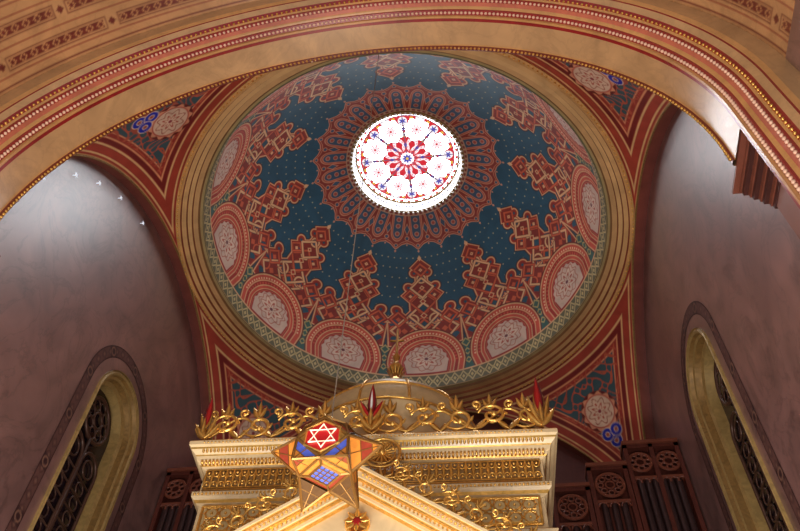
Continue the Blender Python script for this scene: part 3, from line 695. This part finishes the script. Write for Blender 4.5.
def pyr(base,tip,name,seq,alt,label,cuts=(0.0,0.35,0.7)):
    n_=len(base);pl=[]
    for i in range(n_):
        a_,b_=base[i],base[(i+1)%n_]; md=lp(a_,b_,0.5)
        for j in range(len(cuts)):
            t0=cuts[j];t1=cuts[j+1] if j+1<len(cuts) else 1.0
            c1=seq[j] if i%2==0 else alt[j]
            pl.append(([lp(a_,tip,t0),lp(b_,tip,t0),lp(b_,tip,t1),lp(a_,tip,t1)],c1))
            if j: fine.append((lp(a_,tip,t0),lp(b_,tip,t0)))
        fine.append((md,tip)); edges.append((a_,tip));edges.append((a_,b_))
    pan(pl,name,GM,label)
for sx in (-1,1):
    for sy in (-1,1):
        for sz in (-1,1):
            t3=[(sx,sy,0),(sx,0,sz),(0,sy,sz)]
            if sy==1 and sz==-1: pyr(t3,(1.05*sx,1.05,-1.05),'glass_facet',[2,0],[0,3],'amber and blue glass facets',(0,0.5))
            elif sy==1: pyr(t3,(0.8*sx,0.8,0.8),'glass_facet',[3,1],[1,1],'smoky glass facets',(0,0.5))
            elif sz==-1: pyr(t3,(1.1*sx,-1.5,-1.5),'star_point',[0,3,1],[1,1,1],'amber-brown glass star point')
            else: pyr(t3,(1.0*sx,-1.1,1.1),'star_point',[3,1],[1,1],'dark olive glass star point',(0,0.5))
    b4=[(sx,1,0),(sx,0,1),(sx,-1,0),(sx,0,-1)]
    pyr(b4,(sx*2.2,0.2,0.1),'star_point',[1,3,1],[0,3,0],'amber and ruby glass star point')
m=MB()
for a,b_ in edges: m.tube([V(*a),V(*b_)],0.019,5)
for a,b_ in fine: m.tube([V(*a),V(*b_)],0.008,4)
for i in range(4): m.tube([V(*FR_[i]),V(*FR_[(i+1)%4])],0.026,6)
par(m.build('lantern_frame',[M_brz]),lan)
m=MB();m.tube([V(*q) for q in hexa],0.018,5,True)
par(m.build('hexagon_rim',[M_gold]),lan)
m=MB()
for rot in (PI/2,-PI/2):
    m.tube([V(0.58*math.cos(rot+2*PI*k/3),1.08,0.58*math.sin(rot+2*PI*k/3)) for k in range(3)],0.014,5,True)
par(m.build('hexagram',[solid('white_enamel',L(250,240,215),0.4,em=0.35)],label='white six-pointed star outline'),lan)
m=MB()
for q in (-0.3,0,0.3):
    for f_ in (1,-1):
        m.tube([V((q+t)/2,(q-t)/2*f_,-1.06) for t in (-0.6,0.6)],0.008,4)
par(m.build('panel_lattice',[M_brz]),lan)
m=MB();m.tube([V(0,0,0.9),(LC[0],LC[1],LC[2]+0.5)],0.03,8);m.tube([(LC[0],LC[1],LC[2]+0.4),(LC[0],LC[1],ZC+math.sqrt(RHO**2-4.5**2-LC[0]**2))],0.008,6)
par(m.build('suspension_wire',[solid('pale_wire',L(160,146,130),0.5,0.2)]),lan)
# ------------------------------------------------------------ organ cases
def organ(sg):
    e_=empty('organ_case',(sg*4.7,3.3,0),label='dark mahogany organ case with rosette tracery and metal pipes',category='organ',group='organ cases beside the ark')
    for (x0,x1,zt) in ((3.15,4.05,13.25),(4.07,5.0,13.8),(5.02,6.32,14.4)):
        m=MB();n_=1 if x1-x0<1.2 else 2
        xa,xb=sorted((sg*x0,sg*x1)); 
        m.box(xa,xb,3.35,3.6,0,zt)
        m.box(xa-0.01,xb+0.01,3.1,3.6,zt,zt+0.09,1); m.box(xa,xb,3.15,3.6,zt-0.1,zt)
        for x_ in (xa,xb-0.1): m.box(x_,x_+0.1,3.15,3.35,0,zt)
        ww=(xb-xa)/n_
        for j in range(n_):
            cx=xa+ww*(j+0.5);cz=zt-0.5;R_=0.26 if n_==2 else 0.32
            if j: m.box(cx-ww/2-0.05,cx-ww/2+0.05,3.15,3.35,0,zt)
            for rr,tr in ((R_,0.035),(0.10,0.02)): m.tube([(cx+rr*math.cos(2*PI*k/28),3.2,cz+rr*math.sin(2*PI*k/28)) for k in range(28)],tr,6,True,1)
            for i in range(8):
                a=2*PI*i/8;m.tube([(cx+R_*0.68*math.cos(a)+0.065*math.cos(2*PI*k/12),3.2,cz+R_*0.68*math.sin(a)+0.065*math.sin(2*PI*k/12)) for k in range(12)],0.018,5,True,1)
            m.box(cx-ww/2,cx+ww/2,3.18,3.3,cz-0.5,cz-0.42,1)
            for i in range(3):
                cc_=cx+(i-1)*ww*0.27; m.tube([(cc_+0.1*math.cos(PI*k/8),3.17,cz-0.62+0.12*math.sin(PI*k/8)) for k in range(9)],0.018,5,False,1)
        par(m.build('case_panel',[M_wood,M_woodl]),e_)
        npp=3*n_
        for j in range(npp):
            m=MB();cx=xa+0.14+(xb-xa-0.28)*(j+0.5)/npp
            m.lathe([(0.08,8.0),(0.08,zt-1.0)],12,(cx,3.25,0));m.box(cx-0.03,cx+0.03,3.16,3.2,8.6,8.8)
            par(m.build('organ_pipe',[M_pipe],True),e_)
organ(1);organ(-1)
# ------------------------------------------------------------ lights
wd=bpy.data.worlds.new('World');scene.world=wd;wd.use_nodes=True
bg=wd.node_tree.nodes['Background'];bg.inputs['Color'].default_value=(0.95,0.96,1.0,1);bg.inputs['Strength'].default_value=0.28
def area(loc,target,size,en,col):
    l=bpy.data.lights.new('area_light','AREA');l.energy=en;l.size=size;l.color=col
    o=bpy.data.objects.new('nave_light',l);o.location=loc
    o.rotation_euler=(Vector(target)-Vector(loc)).to_track_quat('-Z','Y').to_euler();scene.collection.objects.link(o);return o
area((0,-17,6),(0,0,17),7,560,(1,0.93,0.84))
area((2.0,-6,2.0),(0,0,19),2.5,560,(1,0.94,0.88))
area((-2.0,-6,2.0),(0,0,19),2.5,560,(1,0.94,0.88))
# ------------------------------------------------------------ camera
cam=bpy.data.cameras.new('camera');cam.lens=35.1;cam.sensor_width=36;co=bpy.data.objects.new('camera',cam)
scene.collection.objects.link(co);scene.camera=co
yaw=math.radians(8.9);th=math.radians(54);ro=math.radians(2.5)
hv=Vector((-math.sin(yaw),math.cos(yaw),0));rv=Vector((math.cos(yaw),math.sin(yaw),0))
f=hv*math.cos(th)+Vector((0,0,math.sin(th)));u=rv.cross(f)
r2=rv*math.cos(ro)+u*math.sin(ro);u2=u*math.cos(ro)-rv*math.sin(ro)
mt=Matrix((r2,u2,-f)).transposed().to_4x4();mt.translation=Vector((1.777,-11.89,1.6));co.matrix_world=mt
cam.clip_end=200
